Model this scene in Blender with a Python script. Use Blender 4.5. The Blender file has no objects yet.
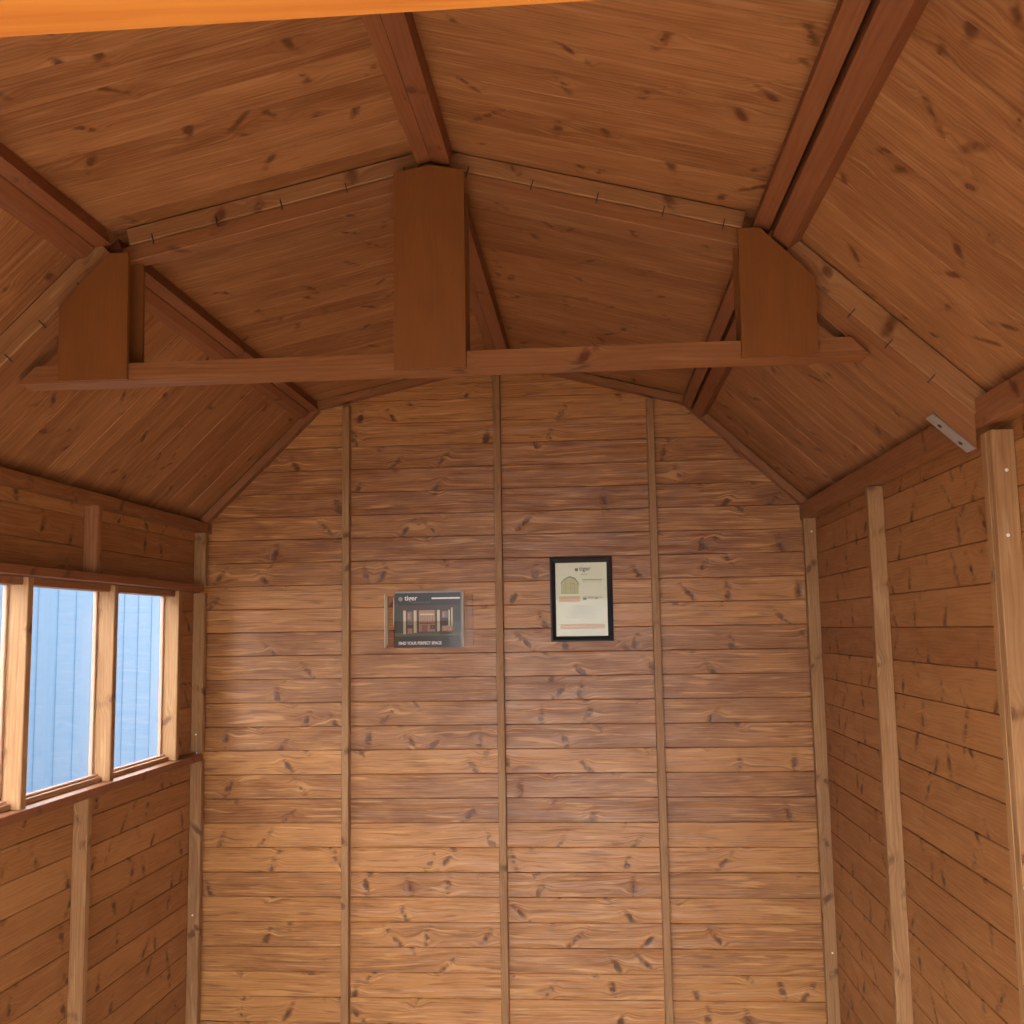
import bpy, bmesh, math, random
from mathutils import Vector, Matrix
random.seed(7)
S = bpy.context.scene
COL = S.collection
H = 1.55                                  # camera height above the floor; all z below are given relative to the camera

# ------------------------------------------------------------------ camera
R_ = (0.99687098, 0.07736967, -0.01619204)
U_ = (0.02485734, -0.11238433, 0.99335385)
F_ = (-0.07503573, 0.99064812, 0.11395588)
cam = bpy.data.cameras.new('camera'); co = bpy.data.objects.new('camera', cam); COL.objects.link(co)
cam.sensor_width = 36; cam.lens = 1029.1 / 1024 * 36; cam.clip_start = 0.02
co.matrix_world = Matrix(((R_[0], U_[0], -F_[0], 0), (R_[1], U_[1], -F_[1], 0), (R_[2], U_[2], -F_[2], H), (0, 0, 0, 1)))
S.camera = co

# ------------------------------------------------------------------ world, sun, exposure
w = bpy.data.worlds.new('daylight'); S.world = w; w.use_nodes = True
bg = w.node_tree.nodes['Background']
bg.inputs['Color'].default_value = (0.96, 0.97, 1.0, 1); bg.inputs['Strength'].default_value = 12.5
sl = bpy.data.lights.new('sun', 'SUN'); sl.energy = 26; sl.angle = math.radians(1.5); sl.color = (1.0, .93, .84)
so = bpy.data.objects.new('sun', sl); COL.objects.link(so)
so.location = (1, -6, 9)
so.rotation_euler = Vector((-0.05, 0.34, -0.92)).to_track_quat('-Z', 'Y').to_euler()
S.view_settings.view_transform = 'Standard'; S.view_settings.look = 'None'
S.view_settings.gamma = 1; S.view_settings.use_curve_mapping = False
S.view_settings.exposure = 0.0
S.cycles.use_denoising = True
S.cycles.max_bounces = 10; S.cycles.diffuse_bounces = 7; S.cycles.sample_clamp_indirect = 8

# ------------------------------------------------------------------ materials
def newmat(name):
    m = bpy.data.materials.new(name); m.use_nodes = True
    return m, m.node_tree, m.node_tree.nodes['Principled BSDF']

class NT:
    def __init__(s, nt): s.nt = nt
    def n(s, t, **k):
        nd = s.nt.nodes.new(t)
        for a, b in k.items(): setattr(nd, a, b)
        return nd
    def put(s, nd, i, v):
        if v is None: return
        if hasattr(v, 'is_output'): s.nt.links.new(v, nd.inputs[i])
        else: nd.inputs[i].default_value = v
    def m(s, op, a, b=None, c=None, clamp=False):
        nd = s.n('ShaderNodeMath', operation=op, use_clamp=clamp)
        s.put(nd, 0, a); s.put(nd, 1, b); s.put(nd, 2, c)
        return nd.outputs[0]
    def xyz(s, x, y, z=0.0):
        nd = s.n('ShaderNodeCombineXYZ'); s.put(nd, 0, x); s.put(nd, 1, y); s.put(nd, 2, z); return nd.outputs[0]
    def noise(s, vec, scale=1.0, detail=2.0, rough=.5, dist=0.0):
        nd = s.n('ShaderNodeTexNoise'); s.put(nd, 'Vector', vec); s.put(nd, 'Scale', scale)
        s.put(nd, 'Detail', detail); s.put(nd, 'Roughness', rough); s.put(nd, 'Distortion', dist)
        return nd.outputs['Fac']
    def mr(s, v, a, b, c=0.0, d=1.0, smooth=True):
        nd = s.n('ShaderNodeMapRange'); nd.interpolation_type = 'SMOOTHSTEP' if smooth else 'LINEAR'
        for i, x in enumerate((v, a, b, c, d)): s.put(nd, i, x)
        return nd.outputs[0]
    def mix(s, f, a, b, blend='MIX'):
        nd = s.n('ShaderNodeMix', data_type='RGBA', blend_type=blend)
        s.put(nd, 0, f); s.put(nd, 6, a); s.put(nd, 7, b); return nd.outputs[2]

def c4(c): return (c[0], c[1], c[2], 1)

def wood(name, light, dark, knot, pitch=.0915, ku=3.0, keep=.55, rough=.42, bump=.5, streak=.35, vary=.35, spec=.5, kscale=1.0, blotch=.5, ring_=.55):
    """stained softwood: grain along U (metres), knots one row per board, tint per board from the face attribute 'rnd'"""
    mt, nt, P = newmat(name); g = NT(nt)
    uv = g.n('ShaderNodeUVMap', uv_map='UVMap').outputs[0]
    sp = g.n('ShaderNodeSeparateXYZ'); nt.links.new(uv, sp.inputs[0]); U, V = sp.outputs[0], sp.outputs[1]
    rnd = g.n('ShaderNodeAttribute', attribute_name='rnd').outputs['Fac']
    vo = g.n('ShaderNodeTexVoronoi', voronoi_dimensions='2D', feature='F1'); vo.inputs['Scale'].default_value = 1
    vc = g.xyz(g.m('MULTIPLY', U, ku), g.m('DIVIDE', V, pitch))
    nt.links.new(vc, vo.inputs['Vector'])
    df = g.n('ShaderNodeVectorMath', operation='SUBTRACT')
    nt.links.new(vc, df.inputs[0]); nt.links.new(vo.outputs['Position'], df.inputs[1])
    ds = g.n('ShaderNodeSeparateXYZ'); nt.links.new(df.outputs[0], ds.inputs[0])
    dx = g.m('DIVIDE', ds.outputs[0], ku); dy = g.m('MULTIPLY', ds.outputs[1], pitch)
    cs = g.n('ShaderNodeSeparateColor'); nt.links.new(vo.outputs['Color'], cs.inputs[0])
    pres = g.m('LESS_THAN', cs.outputs[1], keep)
    wob = g.m('MULTIPLY_ADD', g.noise(uv, 45, 2), .018, -.009)
    # knots lean: skew dx by dy, random per knot
    skew = g.m('MULTIPLY', g.m('SUBTRACT', cs.outputs[2], .5), 2.2)
    dys = g.m('ADD', g.m('ADD', dy, g.m('MULTIPLY', g.m('MULTIPLY', dx, skew), .6)), wob)
    r1 = g.m('SQRT', g.m('ADD', g.m('POWER', g.m('MULTIPLY', dx, .8), 2), g.m('POWER', dys, 2)))
    size = g.m('MULTIPLY_ADD', cs.outputs[0], .010 * kscale, .0035 * kscale)
    km = g.m('MULTIPLY', g.mr(r1, g.m('MULTIPLY', size, .6), g.m('MULTIPLY', size, 1.25), 1, 0), pres)
    # soft swirl round the knot, stretched over the board width
    r2 = g.m('SQRT', g.m('ADD', g.m('POWER', g.m('MULTIPLY', g.m('ADD', dx, g.m('MULTIPLY', dy, skew)), 1.5), 2), g.m('POWER', g.m('MULTIPLY', dy, .45), 2)))
    halo = g.m('MULTIPLY', g.mr(g.m('ADD', r2, wob), .004, .030 * kscale + .006, 1, 0), pres)
    # grain, pushed aside by the knots
    warp = g.m('MULTIPLY', g.m('MULTIPLY', dy, g.mr(r1, .004, .05, 1, 0)), g.m('MULTIPLY', pres, -.85))
    low = g.m('MULTIPLY_ADD', g.noise(g.xyz(g.m('MULTIPLY', U, 1.5), g.m('MULTIPLY', V, 9)), 1, 2), .05, -.025)
    wv = g.m('ADD', g.m('ADD', V, warp), low)
    ring = g.m('MULTIPLY_ADD', g.m('SINE', g.m('ADD', g.m('MULTIPLY', wv, 620), g.m('MULTIPLY', g.noise(g.xyz(g.m('MULTIPLY', U, .8), g.m('MULTIPLY', V, 28)), 1, 2), 16))), .5, .5)
    ringm = g.m('MULTIPLY', g.m('POWER', ring, 2.0), g.noise(g.xyz(g.m('MULTIPLY', U, 2), g.m('MULTIPLY', V, 30)), 1, 2))
    fine = g.noise(g.xyz(g.m('MULTIPLY', U, 9), g.m('MULTIPLY', wv, 330)), 1, 3, .6)
    bl = g.noise(g.xyz(g.m('MULTIPLY', U, 5), g.m('MULTIPLY', V, 16)), 1, 3, .55, .6)
    st = g.noise(g.xyz(g.m('MULTIPLY', U, 4.5), g.m('MULTIPLY', wv, 75)), 1, 2.5, .5, .3)
    f = g.m('ADD', g.m('MULTIPLY', ringm, ring_), g.m('MULTIPLY', g.m('SUBTRACT', fine, .5), .9))
    f = g.m('ADD', f, g.m('MULTIPLY', g.m('SUBTRACT', bl, .5), blotch * 1.6))
    f = g.m('ADD', f, g.m('MULTIPLY', g.m('SUBTRACT', rnd, .5), vary * 1.6))
    f = g.m('ADD', f, .30, clamp=True)
    col = g.mix(f, c4(light), c4(dark))
    pale = tuple(min(1, c * k) for c, k in zip(light, (1.30, 1.5, 1.7)))
    col = g.mix(g.m('MULTIPLY', g.mr(st, .56, .66), streak), col, c4(pale))
    sd = g.noise(g.xyz(g.m('ADD', g.m('MULTIPLY', U, 5.5), 9.3), g.m('MULTIPLY', wv, 90)), 1, 2.5, .5, .3)
    col = g.mix(g.m('MULTIPLY', g.mr(sd, .56, .68), min(1, streak)), col, c4(tuple(d * .85 for d in dark)))
    hd = tuple(d * .55 for d in dark)
    hl = g.m('MULTIPLY', halo, g.mr(g.noise(g.xyz(g.m('MULTIPLY', U, 26), g.m('MULTIPLY', wv, 60)), 1, 2), .42, .58, .10, .9))
    col = g.mix(hl, col, c4(hd))
    ringk = g.m('MULTIPLY_ADD', g.m('SINE', g.m('MULTIPLY', r1, 1500)), .25, .75)
    col = g.mix(g.m('MULTIPLY', km, ringk), col, c4(knot))
    nt.links.new(col, P.inputs['Base Color'])
    P.inputs['Specular IOR Level'].default_value = spec
    rr = g.m('ADD', g.m('MULTIPLY', g.m('SUBTRACT', bl, .5), .25), rough); nt.links.new(rr, P.inputs['Roughness'])
    und = g.noise(g.xyz(g.m('MULTIPLY', U, 3.2), g.m('MULTIPLY', wv, 34)), 1, 2, .5)
    hgt = g.m('ADD', g.m('ADD', g.m('MULTIPLY', fine, .10), g.m('MULTIPLY', und, 1.0)), g.m('MULTIPLY', hl, -.35))
    bp = g.n('ShaderNodeBump'); bp.inputs['Strength'].default_value = bump; bp.inputs['Distance'].default_value = .004
    nt.links.new(hgt, bp.inputs['Height']); nt.links.new(bp.outputs[0], P.inputs['Normal'])
    return mt

def plain(name, col, rough=.5, metal=0, nscale=40, amt=.15, spec=.5, stretch=(1, 1, 1)):
    mt, nt, P = newmat(name); g = NT(nt)
    tc = g.n('ShaderNodeTexCoord').outputs['Object']
    mp = g.n('ShaderNodeMapping'); nt.links.new(tc, mp.inputs[0]); mp.inputs['Scale'].default_value = stretch
    nz = g.noise(mp.outputs[0], nscale, 3)
    a = tuple(c * (1 - amt) for c in col); b = tuple(min(1, c * (1 + amt)) for c in col)
    nt.links.new(g.mix(nz, c4(a), c4(b)), P.inputs['Base Color'])
    P.inputs['Roughness'].default_value = rough; P.inputs['Metallic'].default_value = metal
    P.inputs['Specular IOR Level'].default_value = spec
    return mt

def clear(name, tint, gloss=.06, rough=.02):
    mt = bpy.data.materials.new(name); mt.use_nodes = True; nt = mt.node_tree; nt.nodes.clear(); g = NT(nt)
    t = g.n('ShaderNodeBsdfTransparent'); t.inputs[0].default_value = c4(tint)
    gl = g.n('ShaderNodeBsdfGlossy'); gl.inputs['Roughness'].default_value = rough
    lw = g.n('ShaderNodeFresnel'); lw.inputs[0].default_value = 1.45
    mx = g.n('ShaderNodeMixShader'); o = g.n('ShaderNodeOutputMaterial')
    nt.links.new(g.m('MULTIPLY', lw.outputs[0], gloss / .04, clamp=True), mx.inputs[0])
    nt.links.new(t.outputs[0], mx.inputs[1]); nt.links.new(gl.outputs[0], mx.inputs[2]); nt.links.new(mx.outputs[0], o.inputs[0])
    return mt

M = {}
M['wall'] = wood('stained_wall_boards', (.52, .235, .072), (.215, .071, .018), (.10, .033, .012), ku=5.4, keep=.44, rough=.42, bump=1.3, streak=.62, spec=.52, blotch=.85, kscale=.85, vary=.45)
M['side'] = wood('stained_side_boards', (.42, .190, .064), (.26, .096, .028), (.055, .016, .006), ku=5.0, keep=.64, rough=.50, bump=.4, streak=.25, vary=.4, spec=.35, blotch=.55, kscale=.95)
M['roof'] = wood('stained_roof_boards', (.41, .188, .075), (.21, .079, .028), (.12, .04, .02), ku=6.0, keep=.50, rough=.5, bump=.5, streak=.4, vary=.3, spec=.22, kscale=.65, blotch=.8)
M['stud'] = wood('stained_stud_timber', (.40, .215, .090), (.25, .112, .041), (.13, .045, .02), ku=4.5, keep=.5, rough=.55, bump=.3, streak=.4, vary=.25, spec=.35, blotch=.7)
M['batten'] = wood('stained_batten_timber', (.40, .195, .080), (.26, .112, .042), (.13, .045, .02), ku=4, keep=.5, rough=.5, bump=.3, streak=.4, vary=.25, spec=.35, blotch=.7)
M['bead'] = wood('daylit_pink_glazing_bead', (.60, .36, .26), (.50, .27, .19), (.3, .12, .08), ku=1, keep=.2, rough=.6, bump=.1, streak=.1, vary=.1, spec=.3, blotch=.2)  # pale pink of outdoor light on the bead timber, put into its colour
M['joist'] = wood('stained_truss_timber', (.33, .138, .052), (.20, .073, .0245), (.10, .03, .014), ku=2.8, keep=.45, rough=.5, bump=.25, streak=.3, vary=.25, spec=.35, blotch=.5)
M['purlin'] = wood('stained_purlin_timber', (.28, .104, .042), (.18, .060, .023), (.10, .03, .013), ku=2.2, keep=.35, rough=.5, bump=.2, streak=.15, vary=.2, spec=.35, blotch=.45)
M['ply'] = wood('stained_plywood', (.245, .088, .021), (.175, .060, .014), (.12, .03, .01), ku=1.5, keep=.0, rough=.5, bump=.08, streak=.05, vary=.15, spec=.35, blotch=.6, ring_=.15)
M['lintel'] = wood('bright_orange_lintel_timber', (.38, .135, .020), (.25, .055, .006), (.5, .10, .02), ku=1.5, keep=.2, rough=.6, bump=.1, streak=.6, vary=.1, spec=.2, blotch=.9)
M['floor'] = wood('pale_floor_boards', (.46, .33, .20), (.38, .26, .15), (.2, .1, .05), ku=2.5, keep=.4, rough=.5, bump=.2)
M['out'] = plain('exterior_felt', (.10, .10, .10), .9)
M['ground'] = plain('pale_gravel_ground', (.14, .13, .115), .95, nscale=60, amt=.3)
M['steel'] = plain('galvanised_steel', (.42, .42, .41), .45, .6, 90, .15)
M['nail'] = plain('dark_nail_steel', (.06, .045, .04), .5, .5, 90)
M['white'] = plain('white_nail_head', (.85, .82, .74), .5)
M['black'] = plain('black_frame_lacquer', (.022, .022, .025), .3, 0, 60, .2)
M['paper'] = plain('cream_paper', (.93, .93, .72), .6, 0, 30, .04)
M['acryledge'] = plain('acrylic_edge_glow', (.78, .72, .55), .3, 0, 30, .05)  # light glowing in the clear acrylic edges, painted as opaque cream
M['glass'] = clear('window_glass', (.97, .98, .98), .007)
M['acryl'] = clear('clear_acrylic', (.92, .90, .88), .004, .05)

def blue():
    mt, nt, P = newmat('blue_coated_steel'); g = NT(nt)
    sp = g.n('ShaderNodeSeparateXYZ'); nt.links.new(g.n('ShaderNodeTexCoord').outputs['Object'], sp.inputs[0])
    nz = g.noise(g.xyz(0.0, g.m('MULTIPLY', sp.outputs[1], 22), g.m('MULTIPLY', sp.outputs[2], .25)), 1, 2, .5)
    c = g.mix(nz, (.012, .046, .092, 1), (.017, .060, .116, 1))
    nt.links.new(c, P.inputs['Base Color']); P.inputs['Roughness'].default_value = .6; P.inputs['Specular IOR Level'].default_value = .3
    return mt
M['blue'] = blue()

# ------------------------------------------------------------------ mesh builder
class MB:
    def __init__(s): s.v = []; s.f = []; s.uv = []; s.mi = []; s.r = []
    def face(s, pts, uvs, mi=0, r=None):
        i = len(s.v); s.v += [tuple(p) for p in pts]; s.f.append(tuple(range(i, i + len(pts))))
        s.uv += list(uvs); s.mi.append(mi); s.r.append(.5 if r is None else r)
    def prism(s, poly, p0, axis, length, a1, a2, mi=0, grain='axis', r=None):
        """extrude the 2D polygon (coordinates along a1, a2) from p0 by length along axis"""
        p0, axis, a1, a2 = Vector(p0), Vector(axis), Vector(a1), Vector(a2)
        r = random.random() if r is None else r
        ou, ov = random.uniform(0, 60), random.uniform(0, 60)
        P = [p0 + a1 * x + a2 * y for x, y in poly]; Q = [p + axis * length for p in P]
        area = sum(poly[i][0] * poly[(i + 1) % len(poly)][1] - poly[(i + 1) % len(poly)][0] * poly[i][1] for i in range(len(poly)))
        flip = (area > 0) != (a1.cross(a2).dot(axis) > 0)
        acc = 0
        for i in range(len(P)):
            j = (i + 1) % len(P); d = (P[j] - P[i]).length
            pts = [P[i], P[j], Q[j], Q[i]]
            uv = [(ou, ov + acc), (ou, ov + acc + d), (ou + length, ov + acc + d), (ou + length, ov + acc)]
            if flip: pts.reverse(); uv.reverse()
            s.face(pts, uv, mi, r); acc += d
        cap = [(ou + x, ov + y) for x, y in poly]
        if grain == 'a2': cap = [(ou + y, ov + x) for x, y in poly]
        a, b = (list(P), cap), (list(Q), cap)
        if flip: s.face(P, cap, mi, r); s.face(Q[::-1], cap[::-1], mi, r)
        else: s.face(P[::-1], cap[::-1], mi, r); s.face(Q, cap, mi, r)
    def box(s, x0, x1, y0, y1, z0, z1, long='z', ch=.0015, mi=0, r=None):
        if long == 'x': pr = rect(y0, y1, z0, z1, ch); s.prism(pr, (x0, 0, 0), (1, 0, 0), x1 - x0, (0, 1, 0), (0, 0, 1), mi, r=r)
        elif long == 'y': pr = rect(x0, x1, z0, z1, ch); s.prism(pr, (0, y0, 0), (0, 1, 0), y1 - y0, (1, 0, 0), (0, 0, 1), mi, r=r)
        else: pr = rect(x0, x1, y0, y1, ch); s.prism(pr, (0, 0, z0), (0, 0, 1), z1 - z0, (1, 0, 0), (0, 1, 0), mi, r=r)
    def cyl(s, c, axis, rad, h, n=10, mi=0):
        ax = Vector(axis).normalized(); a = ax.orthogonal().normalized(); b = ax.cross(a)
        s.prism([(rad * math.cos(2 * math.pi * k / n), rad * math.sin(2 * math.pi * k / n)) for k in range(n)], c, ax, h, a, b, mi)
    def boards(s, org, ud, vd, nd, n, pitch, ext, start=0, thick=.014, ch=.0022, mi=0, dep=.005):
        """boards along ud stacked along vd; ext(v) gives the (u0, u1) extent; faces show towards nd"""
        org, ud, vd, nd = map(Vector, (org, ud, vd, nd))
        for i in range(n):
            r = random.random(); ou = random.uniform(0, 60); ov = i * pitch; jog = random.uniform(-.0006, .0010)
            v0, v1 = start + i * pitch, start + (i + 1) * pitch
            prof = [(v0, -dep), (v0 + ch, jog), (v0 + pitch * .5, jog - .0005), (v1 - ch, jog), (v1, -dep)]
            for k in range(4):
                (va, ha), (vb, hb) = prof[k], prof[k + 1]
                for seg in ext(va, vb):
                    a0, a1, b0, b1 = seg
                    pts = [org + ud * a0 + vd * va + nd * ha, org + ud * a1 + vd * va + nd * ha, org + ud * b1 + vd * vb + nd * hb, org + ud * b0 + vd * vb + nd * hb]
                    uv = [(ou + a0, ov + va - v0), (ou + a1, ov + va - v0), (ou + b1, ov + vb - v0), (ou + b0, ov + vb - v0)]
                    if ud.cross(vd).dot(nd) < 0: pts.reverse(); uv.reverse()
                    s.face(pts, uv, mi, r)
            # back of the board
            for (a0, a1, b0, b1) in ext(v0, v1):
                pts = [org + ud * a0 + vd * v0 - nd * thick, org + ud * a1 + vd * v0 - nd * thick, org + ud * b1 + vd * v1 - nd * thick, org + ud * b0 + vd * v1 - nd * thick]
                uv = [(ou + a0, ov), (ou + a1, ov), (ou + b1, ov + pitch), (ou + b0, ov + pitch)]
                if ud.cross(vd).dot(nd) > 0: pts.reverse(); uv.reverse()
                s.face(pts, uv, mi, r)
    def build(s, name, mats, parent=None, base=None):
        if not isinstance(mats, (list, tuple)): mats = [mats]
        xs, ys, zs = zip(*s.v)
        o = Vector(((min(xs) + max(xs)) / 2, (min(ys) + max(ys)) / 2, min(zs))) if base is None else Vector(base)
        me = bpy.data.meshes.new(name)
        me.from_pydata([Vector(p) - o for p in s.v], [], s.f)
        for m_ in mats: me.materials.append(m_)
        ul = me.uv_layers.new(name='UVMap'); k = 0
        for c in s.uv: ul.data[k].uv = c; k += 1
        at = me.attributes.new('rnd', 'FLOAT', 'FACE')
        for i, (a, b) in enumerate(zip(s.mi, s.r)): me.polygons[i].material_index = a; at.data[i].value = b
        bm = bmesh.new(); bm.from_mesh(me); bmesh.ops.remove_doubles(bm, verts=bm.verts, dist=1e-5); bm.to_mesh(me); bm.free()
        ob = bpy.data.objects.new(name, me); COL.objects.link(ob)
        wpos = o + Vector((0, 0, H))
        if parent is not None:
            ob.parent = parent; ob.location = wpos - wp(parent)
        else: ob.location = wpos
        return ob

def remap(ob, d, ou=0.0, ov=0.0):
    '''grain along d on every face of the part'''
    d = Vector(d).normalized(); me_ = ob.data; ul_ = me_.uv_layers['UVMap'].data
    for p in me_.polygons:
        t_ = p.normal.cross(d)
        if t_.length < .3: t_ = d.orthogonal(); e_ = d.cross(t_)
        else: e_ = d
        t_.normalize()
        for li in p.loop_indices:
            c_ = me_.vertices[me_.loops[li].vertex_index].co; ul_[li].uv = (c_.dot(e_) + ou, c_.dot(t_) + ov)

def wp(o):
    v = Vector(o.location)
    while o.parent: o = o.parent; v = v + o.location
    return v

def rect(x0, x1, y0, y1, ch):
    if ch <= 0: return [(x0, y0), (x1, y0), (x1, y1), (x0, y1)]
    return [(x0 + ch, y0), (x1 - ch, y0), (x1, y0 + ch), (x1, y1 - ch), (x1 - ch, y1), (x0 + ch, y1), (x0, y1 - ch), (x0, y0 + ch)]

def tag(o, label, cat, group=None):
    o['label'] = label; o['category'] = cat
    if group: o['group'] = group
    return o
def struct(o): o['kind'] = 'structure'; return o
def empty(name, loc, label=None, cat=None, group=None):
    o = bpy.data.objects.new(name, None); COL.objects.link(o); o.location = Vector(loc) + Vector((0, 0, H)); o.empty_display_size = .05
    if label: tag(o, label, cat, group)
    return o

# ------------------------------------------------------------------ dimensions
XL, XR, YB, YF = -1.552, 0.848, 3.995, 0.34
EL, KL, RG, KR, ER = (XL, .4498), (-1.0738, .9193), (-.3288, 1.0833), (.3894, .8931), (XR, .4616)
FL = -H
T1U, T1L, DU, DLW = 2.188, 2.165, .041, .055   # near face and depth of the roof frames, upper and lower slopes
T1, T2 = 2.165, 2.216                      # front roof frame at the panel joint
XM = (XL + XR) / 2

# ------------------------------------------------------------------ setting: walls
def z_at(x):
    pts = [EL, KL, RG, KR, ER]
    for (a, b) in zip(pts, pts[1:]):
        if a[0] <= x <= b[0]: return a[1] + (b[1] - a[1]) * (x - a[0]) / (b[0] - a[0])
def x_at(z, side):
    A, B, C = (EL, KL, RG) if side < 0 else (ER, KR, RG)
    if z <= A[1]: return A[0]
    if z <= B[1]: return A[0] + (B[0] - A[0]) * (z - A[1]) / (B[1] - A[1])
    if z <= C[1]: return B[0] + (C[0] - B[0]) * (z - B[1]) / (C[1] - B[1])
    return None
def gable_ext(z0):
    def f(va, vb):
        za, zb = z0 + va, z0 + vb
        e = .016                                  # the boards run up between roof boards and felt
        if za >= RG[1] + e: return []
        zb = min(zb, RG[1] + e - .0005)
        return [(x_at(za - e, -1), x_at(za - e, 1), x_at(zb - e, -1), x_at(zb - e, 1))]
    return f
PB = .0913
zb0 = .4624 - 22 * PB
b = MB(); b.boards((0, YB, zb0), (1, 0, 0), (0, 0, 1), (0, -1, 0), 29, PB, gable_ext(zb0))
o = struct(b.build('wall_back', M['wall']))
# right wall
PR = .0920; zr0 = .359 - 21 * PR
b = MB(); b.boards((XR, 0, zr0), (0, 1, 0), (0, 0, 1), (-1, 0, 0), 22, PR, lambda a, c: [(YF, YB, YF, YB)]);
struct(b.build('wall_right', M['side']))
# left wall, with the window hole
WY0, WY1, WZ0, WZ1 = 2.15, 3.70, -.455, .165
PL = .0913; zl0 = -.548 - 11 * PL; NB = 22
def left_ext(a, c):
    za, zc = zl0 + a, zl0 + c; zm = (za + zc) / 2
    if WZ0 < zm < WZ1: return [(YF, WY0, YF, WY0), (WY1, YB, WY1, YB)]
    return [(YF, YB, YF, YB)]
b = MB(); b.boards((XL, 0, zl0), (0, 1, 0), (0, 0, 1), (1, 0, 0), NB, PL, left_ext)
struct(b.build('wall_left', M['side']))
# front wall with the open doorway (behind the camera's frame)
DX0, DX1, DZ = -1.05, .42, .22
zf0 = .4624 - 22 * PB
def front_ext(va, vb):
    za, zb = zf0 + va, zf0 + vb; base = gable_ext(zf0)(va, vb)
    if not base: return []
    a0, a1, b0, b1 = base[0]
    if (za + zb) / 2 < DZ + .05: return [(a0, DX0, b0, DX0), (DX1, a1, DX1, b1)]
    return [(a0, a1, b0, b1)]
b = MB(); b.boards((0, YF, zf0), (1, 0, 0), (0, 0, 1), (0, 1, 0), 29, PB, front_ext)
struct(b.build('wall_front', M['side']))
b = MB(); b.boards((0, YF, FL), (0, 1, 0), (1, 0, 0), (0, 0, 1), 26, .0945, lambda a, c: [(-.05, 3.70, -.05, 3.70)], start=XL - .03, thick=.03)
struct(b.build('floor', M['floor']))

# roof slopes: boards run down the slope, laid side by side along the depth
def slope(A, B, over_a, over_b, mat):
    A, B = Vector((A[0], 0, A[1])), Vector((B[0], 0, B[1])); d = (B - A).normalized(); L = (B - A).length
    n = Vector((d.z, 0, -d.x));
    if n.z > 0: n = -n
    b = MB(); b.boards(A + Vector((0, YF - .04, 0)), d, (0, 1, 0), n, 41, .0915, lambda va, vb: [(-over_a, L + over_b) * 2], ch=.0011, dep=.0018)
    return struct(b.build('ceiling', mat))
slope(EL, KL, .07, 0, M['roof']); slope(KL, RG, 0, 0, M['roof']); slope(RG, KR, 0, 0, M['roof']); slope(KR, ER, 0, .07, M['roof'])
# felt over the roof keeps daylight out of the joints
fp = [(EL[0] - .07, EL[1] - .06), KL, RG, KR, (ER[0] + .07, ER[1] - .06)]
b = MB(); top = [(x, z + .045) for x, z in fp]; low = [(x, z + .022) for x, z in fp]
for i in range(4):
    b.prism([low[i], low[i + 1], top[i + 1], top[i]], (0, YF - .05, 0), (0, 1, 0), 3.80, (1, 0, 0), (0, 0, 1))
o = struct(b.build('roof_felt', M['out'])); o.name = 'trim_1'

# ------------------------------------------------------------------ studs
TS = .028; TD = .045
def stud(x0, x1, y0, y1, z0, z1, label, group, nails=(), mat='stud', nd=None):
    cx, cy = (x0 + x1) / 2, (y0 + y1) / 2
    root = MB(); root.box(x0, x1, y0, y1, z0, z1); ob = root.build('wall_stud', M[mat]); tag(ob, label, 'stud', group)
    for (px, py, pz) in nails:
        k = MB(); k.cyl((px, py, pz), nd, .0035, .0015, mi=0); k.build('nail_head', M['white'], ob)
    return ob
gb = 'studs up the back wall'
for i, lb in enumerate(('thin upright wall stud on back wall, left of the brochure holder',
                        'thin upright wall stud on back wall, between the brochure holder and the certificate',
                        'thin upright wall stud on back wall, right of the black framed certificate')):
    x = XM + (i - 1) * .6 + (-.004, -.003, -.004)[i]
    stud(x - TS / 2, x + TS / 2, YB - .040, YB, FL, z_at(x) - .045, lb, gb)
gr = 'studs up the right wall'
stud(XR - TD, XR, YB - .068, YB - .040, FL, .408, 'pale upright stud in the far right corner beside back wall', gr, [(XR - .018, YB - .068, .350), (XR - .018, YB - .068, -1.17)], nd=(0, -1, 0))
stud(XR - TD, XR, 3.024, 3.052, FL, .397, 'pale upright stud midway along the right wall', gr)
stud(XR - TD, XR, 2.092, 2.120, FL, .382, 'thick knotty post nearest on right wall, at the foot of the roof truss', gr, [(XR - .020, 2.092, .30), (XR - .026, 2.092, .17)], nd=(0, -1, 0))
stud(XR - TD, XR, 2.121, 2.149, FL, .382, 'post pressed against the far side of the nearest right wall post', gr)
gl = 'studs up the left wall'
stud(XL, XL + TD, YB - .068, YB - .040, FL, -.476, 'upright stud in far left corner, lower length under the window sill', gl, [(XL + .02, YB - .068, -1.05)], nd=(0, -1, 0))
stud(XL, XL + TD, YB - .068, YB - .040, -.444, .163, 'upright stud in far left corner, middle length beside the window', gl, [(XL + .02, YB - .068, -.38)], nd=(0, -1, 0))
stud(XL, XL + TD, YB - .068, YB - .040, .193, .400, 'short upright stud in far left corner, top length above the window ledge', gl)
stud(XL, XL + TD, 3.030, 3.058, FL, -.476, 'pale upright stud on left wall below the window sill', gl)
stud(XL, XL + TD, 3.040, 3.068, .193, .402, 'short dark stud on left wall above the window', gl, mat='joist')

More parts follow.
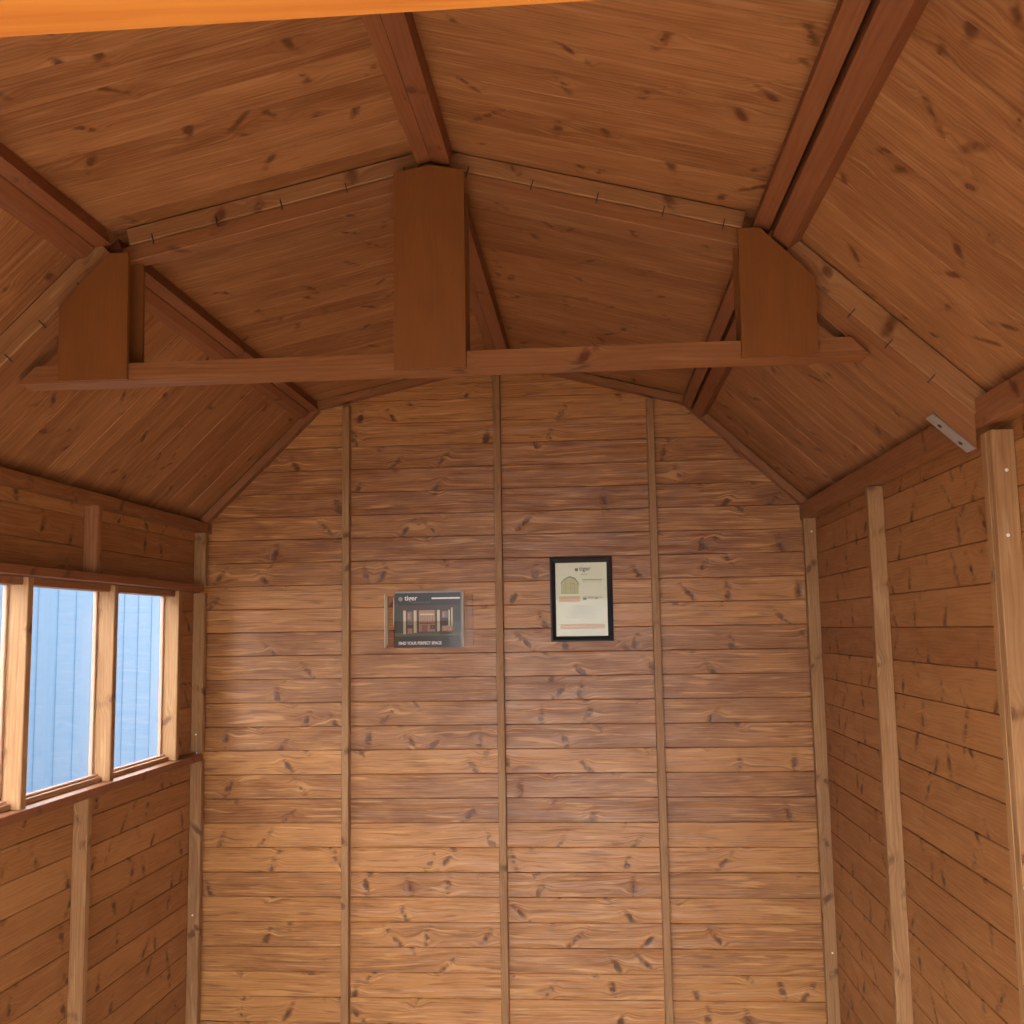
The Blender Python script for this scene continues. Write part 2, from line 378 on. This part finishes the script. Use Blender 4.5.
# wall plates along the eaves, rails under the gable slopes
b = MB(); b.box(XL + .001, XL + TD, YF + .02, YB - .002, .402, .440, 'y'); tag(b.build('wall_plate', M['joist']), 'long timber plate along the top of left wall under the roof', 'wall plate')
b = MB(); b.box(XR - TD, XR - .001, YF + .02, YB - .002, .400, .4605, 'y'); tag(b.build('wall_plate', M['joist']), 'long timber plate along the top of right wall under the roof', 'wall plate')
def rail(A, B, y0, y1, w, name, mat, cat, label, group=None, b0=.003, ta=0, tb=0, parent=None):
    A, B = Vector((A[0], 0, A[1])), Vector((B[0], 0, B[1])); d = (B - A).normalized(); L = (B - A).length
    n = Vector((d.z, 0, -d.x))
    if n.z > 0: n = -n
    m_ = MB(); m_.prism(rect(y0, y1, b0, w, .0015), A + d * ta, d, L - ta - tb, (0, 1, 0), n)
    ob = m_.build(name, mat, parent)
    if parent is None: tag(ob, label, cat, group)
    return ob
gg = 'rails edging the back gable'
rail(EL, KL, YB - .045, YB - .001, .032, 'gable_rail', M['joist'], 'rail', 'sloping rail on back gable, lower left side rising from the window wall', gg, tb=.02)
rail(KL, RG, YB - .045, YB - .001, .032, 'gable_rail', M['joist'], 'rail', 'sloping rail on back gable, upper left side up to the ridge', gg, ta=.0, tb=.01)
rail(RG, KR, YB - .045, YB - .001, .032, 'gable_rail', M['joist'], 'rail', 'sloping rail on back gable, upper right side down from the ridge', gg, ta=.01, tb=.0)
rail(KR, ER, YB - .045, YB - .001, .032, 'gable_rail', M['joist'], 'rail', 'sloping rail on back gable, lower right side down to the right wall', gg, ta=.02)

# ------------------------------------------------------------------ purlins and ridge timbers: section polygons in x, z
SEC = {
 'ridge_left': [(-.362, 1.029), (-.3325, 1.036), (-.3325, 1.080), (-.366, 1.073)],
 'ridge_right': [(-.3315, 1.036), (-.288, 1.025), (-.286, 1.070), (-.3315, 1.080)],
 'pr_up': [(.366, .853), (.400, .845), (.3990, .884), (.377, .894)],
 'pr_low': [(.404, .826), (.434, .797), (.465, .819), (.412, .869)],
 'pl_up': [(-1.097, .874), (-1.062, .880), (-1.075, .917), (-1.092, .900)],
 'pl_low': [(-1.100, .871), (-1.117, .853), (-1.146, .846), (-1.096, .897)],
}
LBL = {
 'ridge_left': ('ridge_beam', 'ridge beam', 'left strip of the ridge timber, {} the truss'),
 'ridge_right': ('ridge_beam', 'ridge beam', 'right strip of the ridge timber, {} the truss'),
 'pr_up': ('purlin', 'purlin', 'right hand purlin on the ridge side of the dark gap, {} the truss'),
 'pr_low': ('purlin', 'purlin', 'right hand purlin on the wall side of the dark gap, {} the truss'),
 'pl_up': ('purlin', 'purlin', 'left hand purlin on the ridge side of the dark gap, {} the truss'),
 'pl_low': ('purlin', 'purlin', 'left hand purlin on the window side of the dark gap, {} the truss'),
}
for k, poly in SEC.items():
    for (y0, y1, wd) in ((YF + .01, T1 - .002, 'in front of'), (T2 + .010, YB - .048, 'behind')):
        m_ = MB(); m_.prism(poly, (0, y0, 0), (0, 1, 0), y1 - y0, (1, 0, 0), (0, 0, 1))
        nm, cat, lb = LBL[k]; tag(m_.build(nm, M['purlin']), lb.format(wd), cat, 'roof timbers running from front to back')

# ------------------------------------------------------------------ roof frames either side of the panel joint
SL = [(EL, KL, 'lower left slope'), (KL, RG, 'upper left slope'), (RG, KR, 'upper right slope'), (KR, ER, 'lower right slope')]
TR = [(.04, .035), (.036, .045), (.045, .034), (.045, .012)]
for (A, B, nm), (ta, tb) in zip(SL, TR):
    t1, dp = (T1L, DLW) if 'lower' in nm else (T1U, DU)
    rail(A, B, t1, t1 + .028, dp, 'roof_batten', M['batten'], 'batten', 'batten on the %s, near side of the roof joint above the truss' % nm, 'battens along the roof joint', ta=ta, tb=tb)
    rail(A, B, t1 + .0285, t1 + .056, dp, 'roof_batten', M['joist'], 'batten', 'batten on the %s, far side of the roof joint above the truss' % nm, 'battens along the roof joint', ta=ta, tb=tb)

# ------------------------------------------------------------------ the truss
GY = 2.140; BY0, BY1 = 2.152, 2.217
truss = empty('roof_truss', (XM, 2.18, .35), 'timber roof truss across the room, with tie beam and three upright board pairs', 'roof truss')
m_ = MB()
bp_ = [(-1.262, .561), (.592, .561), (.556, .600), (-1.222, .600)]
m_.prism(bp_, (0, BY0, 0), (0, 1, 0), BY1 - BY0, (1, 0, 0), (0, 0, 1))
tie = m_.build('tie_beam', M['joist'], truss); remap(tie, (1, 0, 0), 11.3, 3.2)
GUS = [[(-.412, .562), (-.256, .562), (-.256, 1.003), (-.333, 1.019), (-.412, 1.003)],
       [(.328, .562), (.485, .562), (.487, .728), (.376, .842), (.330, .842)],
       [(-1.163, .562), (-1.006, .562), (-1.010, .850), (-1.053, .850), (-1.166, .733)]]
for g_ in GUS:
    for y in (GY, BY1 + .0005):
        m_ = MB(); m_.prism(g_, (0, y, 0), (0, 1, 0), .0115, (1, 0, 0), (0, 0, 1), grain='a2'); m_.build('gusset_board', M['ply'], truss)
for (A, B, nm), (ta, tb) in zip(SL, [(.0, .0), (.0, .0), (.0, .0), (.0, .0)]):
    low_ = 'lower' in nm
    ta = {'lower left slope': .035, 'upper left slope': .015, 'upper right slope': .02, 'lower right slope': .045}[nm]
    tb = {'lower left slope': .045, 'upper left slope': .02, 'upper right slope': .015, 'lower right slope': .030}[nm]
    A3, B3 = Vector((A[0], 0, A[1])), Vector((B[0], 0, B[1])); d = (B3 - A3).normalized(); L = (B3 - A3).length
    n = Vector((d.z, 0, -d.x)); n = -n if n.z > 0 else n
    if low_:
        # foot cut plumb against the studs
        E3, K3 = (A3, B3) if 'left' in nm else (B3, A3); dk = (K3 - E3).normalized(); xc_ = XL + TD + .0003 if 'left' in nm else XR - TD - .0003
        def on(bb, x): q_ = E3 + n * bb; t_ = (x - q_.x) / dk.x; return (x, q_.z + dk.z * t_)
        kk = K3 - dk * .035
        pk0, pk1 = kk + n * (DLW + .0005), kk + n * .092
        m_ = MB(); m_.prism([on(DLW + .0005, xc_), on(.108, xc_), (pk1.x, pk1.z), (pk0.x, pk0.z)], (0, T1L + .005, 0), (0, 1, 0), BY1 - T1L - .006, (1, 0, 0), (0, 0, 1))
        rf = m_.build('rafter', M['joist'], truss); remap(rf, dk, 3.7, 1.15)
    else:
        rf = rail(A, B, T1U + .007, BY1 + .02, .078, 'rafter', M['joist'], '', '', b0=DU + .0005, ta=ta, tb=tb, parent=truss)
    # staples bridging the joint between batten and rafter
    for t in ((.12, .32, .52, .72, .9) if not low_ else (.1, .28, .46, .62, .8)):
        c = A3 + d * (L * t) + n * (DLW if low_ else DU) + Vector((0, (T1L if low_ else T1U) - .003, 0))
        k = MB(); k.prism(rect(-.0011, .0011, -.011, .013, 0), c + Vector((0, 0, 0)), (0, 1, 0), .003, d, n); k.build('staple', M['nail'], rf)
    if low_:
        # galvanised strap under the foot of the rafter
        dd = dk; fx_, fz_ = on(.108, xc_); foot = Vector((fx_, 0, fz_))
        k = MB(); k.prism(rect(.004, .115, T1L + .004, BY1 - .004, 0), foot + n * .0005, n, .003, dd, (0, 1, 0)); st = k.build('strap_plate', M['steel'], rf)
        for q in (.03, .085):
            k = MB(); k.cyl(foot + n * .0035 + dd * q + Vector((0, (T1L + BY1) / 2, 0)), n, .005, .002); k.build('screw_head', M['nail'], st)

# ------------------------------------------------------------------ lintel over the doorway, overhead
m_ = MB(); m_.box(DX0 - .1, DX1 + .1, YF - .07, YF, .2172, .30, 'x', ch=.003)
tag(m_.build('door_lintel', M['lintel']), 'bright orange timber lintel crossing overhead at the top edge', 'lintel')

# ------------------------------------------------------------------ window in the left wall
win = empty('window_1', (XL, 2.93, WZ0)); struct(win)
for i, y in enumerate((2.152, 2.660, 3.165, 3.677)):
    m_ = MB(); m_.box(XL - .020, XL + .045, y, y + .028, -.447, .163, 'z', ch=.002); m_.build('mullion', M['stud'], win)
m_ = MB(); m_.box(XL - .02, XL + .030, 2.152, 3.705, .142, .164, 'y'); m_.build('head_rail', M['joist'], win)
m_ = MB(); m_.box(XL - .001, XL + .065, 1.60, 3.862, .166, .192, 'y'); m_.build('window_ledge', M['purlin'], win)
m_ = MB(); m_.box(XL - .001, XL + .060, 1.60, 3.890, -.474, -.448, 'y'); m_.build('window_sill', M['purlin'], win)
m_ = MB(); m_.box(XL - .020, XL + .018, 2.152, 3.705, -.448, -.432, 'y'); m_.build('bottom_rail', M['stud'], win)
for (a, c) in ((2.180, 2.660), (2.688, 3.165), (3.193, 3.677)):
    m_ = MB(); m_.box(XL - .007, XL - .003, a, c, -.432, .142, 'y', ch=0); m_.build('pane', M['glass'], win)
    for s_ in (a, c - .012):
        m_ = MB(); m_.box(XL - .020, XL - .008, s_, s_ + .012, -.432, .142, 'z', ch=.002); m_.build('glazing_bead', M['bead'], win)
    m_ = MB(); m_.box(XL - .004, XL + .006, a, c, -.432, -.424, 'y', ch=.002); m_.build('glazing_bead', M['bead'], win)

# ------------------------------------------------------------------ outside: ground and the blue clad wall of the neighbouring building
m_ = MB(); m_.box(-9, 9, -9, 13, FL - .16, FL - .06, 'y', ch=0); struct(m_.build('ground', M['ground']))
m_ = MB(); x0 = -2.75; y = 1.0; pr = []
while y < 9.0:
    for (dy, h) in ((0, 0), (.150, 0), (.153, .003), (.160, .003), (.163, 0)): pr.append((y + dy, h))
    y += .19
poly = [(h, yy) for yy, h in pr] + [(-.06, 9.0), (-.06, 1.0)]
m_.prism([(a, c) for a, c in poly], (x0, 0, FL - .06), (0, 0, 1), 2.18, (1, 0, 0), (0, 1, 0))
tag(m_.build('clad_wall', M['blue']), 'light blue ribbed metal wall of the building outside the window', 'building')

# ------------------------------------------------------------------ framed certificate
def flat(mb, x0, x1, z0, z1, y, mi=0, t=.0004): mb.box(x0, x1, y - t, y, z0, z1, 'x', ch=0, mi=mi, r=.5)
YW = YB - .0005
cx0, cx1, cz0, cz1 = -.159, .081, -.048, .276
cert = empty('certificate_frame', (-.038, YW - .01, cz0), 'black picture frame with a cream printed sheet, on back wall right of centre', 'picture frame')
m_ = MB(); fw = .021
def framebar(mb, x0, x1, z0, z1, y0, y1, fw):
    # mitred moulding with a raised outer lip
    prof = [(0, 0), (fw, 0), (fw, .008), (fw * .72, .013), (fw * .30, .018), (0, .016)]
    cor = [(x0, z0, 1, 1), (x1, z0, -1, 1), (x1, z1, -1, -1), (x0, z1, 1, -1)]
    for i in range(4):
        a, b_ = cor[i], cor[(i + 1) % 4]
        for k in range(len(prof)):
            (w0, h0), (w1, h1) = prof[k], prof[(k + 1) % len(prof)]
            pts = [(a[0] + a[2] * w0, y1 - h0, a[1] + a[3] * w0), (b_[0] + b_[2] * w0, y1 - h0, b_[1] + b_[3] * w0),
                   (b_[0] + b_[2] * w1, y1 - h1, b_[1] + b_[3] * w1), (a[0] + a[2] * w1, y1 - h1, a[1] + a[3] * w1)]
            mb.face(pts, [(0, 0), (1, 0), (1, .1), (0, .1)])
framebar(m_, cx0, cx1, cz0, cz1, 0, YW, fw); m_.build('frame', M['black'], cert)
m_ = MB(); m_.box(cx0 + .015, cx1 - .015, YW - .006, YW - .001, cz0 + .015, cz1 - .015, 'x', ch=0); sheet = m_.build('document', M['paper'], cert)
def pm(name, col, rough=.6): return plain(name, col, rough, 0, 30, .05)
inkg, inko, inkl = pm('grey_print', (.30, .31, .26)), pm('orange_print', (.78, .52, .30)), pm('pale_green_print', (.66, .63, .34))
inkd, inkp = pm('dark_grey_print', (.18, .19, .19)), pm('pale_print', (.78, .66, .50))
y0 = YW - .0061
m_ = MB()
def sx(u): return -.141 + u * .203      # sheet coordinates 0..1 from the left, 0..1 from the top
def sz(v): return .258 - v * .288
for (u0, u1, v0, v1, mi) in ((.50, .64, .165, .170, 0), (.53, .90, .235, .243, 0), (.53, .90, .258, .262, 0),
     (.53, .90, .462, .466, 0), (.53, .60, .478, .510, 0), (.63, .73, .478, .490, 0), (.76, .82, .478, .500, 0), (.86, .91, .478, .488, 0),
     (.35, .66, .585, .590, 0), (.32, .72, .608, .613, 0), (.24, .86, .640, .645, 0), (.25, .80, .665, .670, 0), (.26, .82, .690, .695, 0), (.31, .76, .712, .717, 0), (.23, .78, .738, .743, 0), (.38, .62, .925, .929, 0),
     (.08, .48, .460, .535, 1), (.09, .93, .828, .896, 1), (.13, .42, .490, .503, 4), (.14, .88, .856, .868, 4)):
    flat(m_, sx(u0), sx(u1), sz(v1), sz(v0), y0 - (.0004 if mi == 4 else 0), mi)
# line drawing of a barn-roofed shed
shed = [(.12, .42), (.44, .42), (.46, .30), (.38, .22), (.29, .195), (.17, .235), (.12, .28)]
m_.prism([(sx(u), sz(v)) for u, v in shed], (0, y0 - .0004, 0), (0, 1, 0), .0004, (1, 0, 0), (0, 0, 1), mi=2)
for (u0, u1, v0, v1) in ((.30, .305, .28, .42), (.37, .375, .29, .42), (.30, .375, .285, .29), (.12, .125, .28, .42), (.20, .205, .24, .42), (.12, .45, .418, .423), (.44, .445, .29, .42)):
    flat(m_, sx(u0), sx(u1), sz(v1), sz(v0), y0 - .0004, 0)
m_.prism([(sx(u), sz(v)) for u, v in ((.11, .285), (.17, .23), (.29, .188), (.39, .215), (.47, .30), (.46, .305), (.38, .232), (.29, .205), (.17, .245), (.12, .29))], (0, y0 - .0009, 0), (0, 1, 0), .0004, (1, 0, 0), (0, 0, 1), mi=0)
m_.build('printed_marks', [inkg, inko, inkl, inkd, inkp], sheet)

def text(body, x, z, y, size, mat, parent, name, bold=.0, sxx=1.0):
    cu = bpy.data.curves.new(name, 'FONT'); cu.body = body; cu.size = size; cu.extrude = .0002; cu.offset = bold
    t = bpy.data.objects.new(name, cu); COL.objects.link(t)
    dg = bpy.context.evaluated_depsgraph_get(); me_ = bpy.data.meshes.new_from_object(t.evaluated_get(dg))
    bpy.data.objects.remove(t); me_.transform(Matrix.Diagonal((sxx, 1, 1, 1))); me_.transform(Matrix.Rotation(math.pi / 2, 4, 'X'))
    me_.materials.clear(); me_.materials.append(mat)
    ob = bpy.data.objects.new(name, me_); COL.objects.link(ob); ob.parent = parent; ob.location = Vector((x, y, z + H)) - wp(parent)
    return ob
text('tiger', sx(.47), sz(.118), y0 - .0004, .024, inkd, sheet, 'heading_text', .0003)
m_ = MB(); m_.cyl((sx(.42), y0 - .0004, sz(.105)), (0, 1, 0), .007, .0004, 14); m_.build('emblem', inkg, sheet)
m_ = MB(); m_.box(cx0 + .018, cx1 - .018, YW - .0085, YW - .0075, cz0 + .018, cz1 - .018, 'x', ch=0); m_.build('glazing', M['glass'], cert)

# ------------------------------------------------------------------ acrylic holder with the brochure
hx0, hx1, hz0, hz1 = -.806, -.456, -.060, .142
hold = empty('brochure_holder', ((hx0 + hx1) / 2, YW - .01, hz0), 'clear plastic wall holder carrying a landscape brochure, left of centre on back wall', 'brochure holder')
m_ = MB(); m_.box(hx0 + .006, hx1 - .004, YW - .003, YW - .001, hz0, hz1, 'x', ch=0); m_.build('back_panel', M['acryl'], hold)
m_ = MB(); m_.box(-.768, -.498, YW - .026, YW - .024, hz0 - .002, hz0 + .10, 'x', ch=0); m_.build('front_panel', M['acryl'], hold)
m_ = MB(); m_.box(hx0, hx0 + .004, YW - .020, YW, hz0, hz1 + .004, 'z', ch=.001); m_.build('side_lip', M['acryledge'], hold)['label'] = 'clear side edge, its bright glow painted cream'
m_ = MB(); m_.box(hx0 + .009, hx0 + .011, YW - .022, YW - .003, hz0 + .008, hz1, 'z', ch=.0006); m_.build('side_lip', M['acryledge'], hold)
m_ = MB(); m_.box(hx1 - .006, hx1 - .003, YW - .014, YW, hz0 + .006, hz1 - .002, 'z', ch=.001); m_.build('side_lip', M['acryl'], hold)
m_ = MB(); m_.box(hx1 - .030, hx1 - .028, YW - .018, YW - .003, hz0 + .07, hz1 - .008, 'z', ch=.0005); m_.build('side_lip', M['acryl'], hold)
m_ = MB(); m_.box(-.770, -.767, YW - .026, YW - .003, hz0 + .085, hz1 - .01, 'z', ch=.0005); m_.build('pocket_edge', M['acryledge'], hold)
m_ = MB(); m_.box(-.499, -.496, YW - .027, YW - .003, hz0, hz1 + .012, 'z', ch=.0005); m_.build('pocket_edge', M['acryledge'], hold)
m_ = MB(); m_.box(-.768, -.498, YW - .026, YW - .003, hz0 - .0045, hz0 - .0025, 'x', ch=0); m_.build('pocket_base', M['acryl'], hold)

bx0, bx1, bz0, bz1 = -.765, -.502, -.0615, .156; by = YW - .012
prn = [pm('charcoal_print', (.045, .043, .040), .35), pm('dark_foliage_print', (.055, .062, .045), .35), pm('warm_window_print', (.50, .30, .19), .35), pm('lit_post_print', (.72, .66, .40), .35),
       pm('mauve_print', (.24, .18, .17), .35), pm('white_print', (.9, .9, .88), .4), pm('brown_print', (.10, .055, .04), .35), pm('lawn_print', (.14, .15, .09), .35), pm('rust_print', (.33, .13, .09), .35), pm('grey_edge_print', (.34, .32, .33), .35)]
m_ = MB(); m_.box(bx0, bx1, by - .004, by + .004, bz0, bz1, 'x', ch=0)
bro = m_.build('brochure', prn[0], None); tag(bro, 'landscape brochure with dark cover showing a lit garden room, in the clear holder', 'brochure')
m_ = MB(); bw, bh = bx1 - bx0, bz1 - bz0; yc = by - .0041
def q(u0, u1, v0, v1, mi, l=0): flat(m_, bx0 + u0 * bw, bx0 + u1 * bw, bz1 - v1 * bh, bz1 - v0 * bh, yc - l * .0005, mi)
q(.0, 1, .25, .80, 1); q(.0, 1, .0, .03, 9, 3); q(.985, 1, .0, 1, 9, 3)
q(.06, .94, .26, .33, 6, 1)                                    # roof
q(.10, .90, .33, .74, 6, 1); q(.0, 1.0, .74, .80, 7, 1)        # front wall, lawn
q(.125, .165, .34, .76, 3, 2); q(.28, .325, .34, .74, 3, 2); q(.63, .67, .34, .72, 3, 2); q(.80, .82, .34, .70, 3, 2); q(.84, .86, .30, .70, 3, 2)
q(.185, .265, .36, .60, 4, 2); q(.19, .235, .38, .50, 2, 3); q(.19, .26, .66, .75, 2, 2)
q(.36, .60, .34, .72, 2, 2); q(.37, .58, .40, .43, 3, 3); q(.37, .60, .56, .58, 6, 3); q(.40, .48, .60, .72, 8, 3); q(.53, .60, .60, .68, 6, 3)
for k in range(6): q(.375 + k * .037, .381 + k * .037, .42, .72, 8, 4)
q(.70, .79, .36, .48, 4, 2); q(.71, .74, .38, .47, 2, 3); q(.69, .79, .48, .66, 6, 2)
q(.70, .86, .62, .72, 2, 3); q(.66, .86, .71, .77, 6, 3)       # lounger on the patio
q(.55, .97, .115, .145, 5, 2)                                   # white strap line
for k in range(16): q(.25 + k * .018, .25 + k * .018 + .008, .185 + .01 * (k % 3), .195 + .01 * (k % 3), 9, 2)
q(.03, .035, .22, .26, 9, 2)
m_.build('cover_picture', prn, bro)
text('tiger', bx0 + .145 * bw, bz1 - .160 * bh, yc - .0006, .027, prn[5], bro, 'title_text', .0005)
text('FIND YOUR PERFECT SPACE', bx0 + .055 * bw, bz1 - .945 * bh, yc - .0006, .0155, prn[5], bro, 'slogan_text', .0008, .86)
m_ = MB(); m_.cyl((bx0 + .085 * bw, yc - .0006, bz1 - .135 * bh), (0, 1, 0), .0085, .0004, 16); em = m_.build('emblem', prn[9], bro)
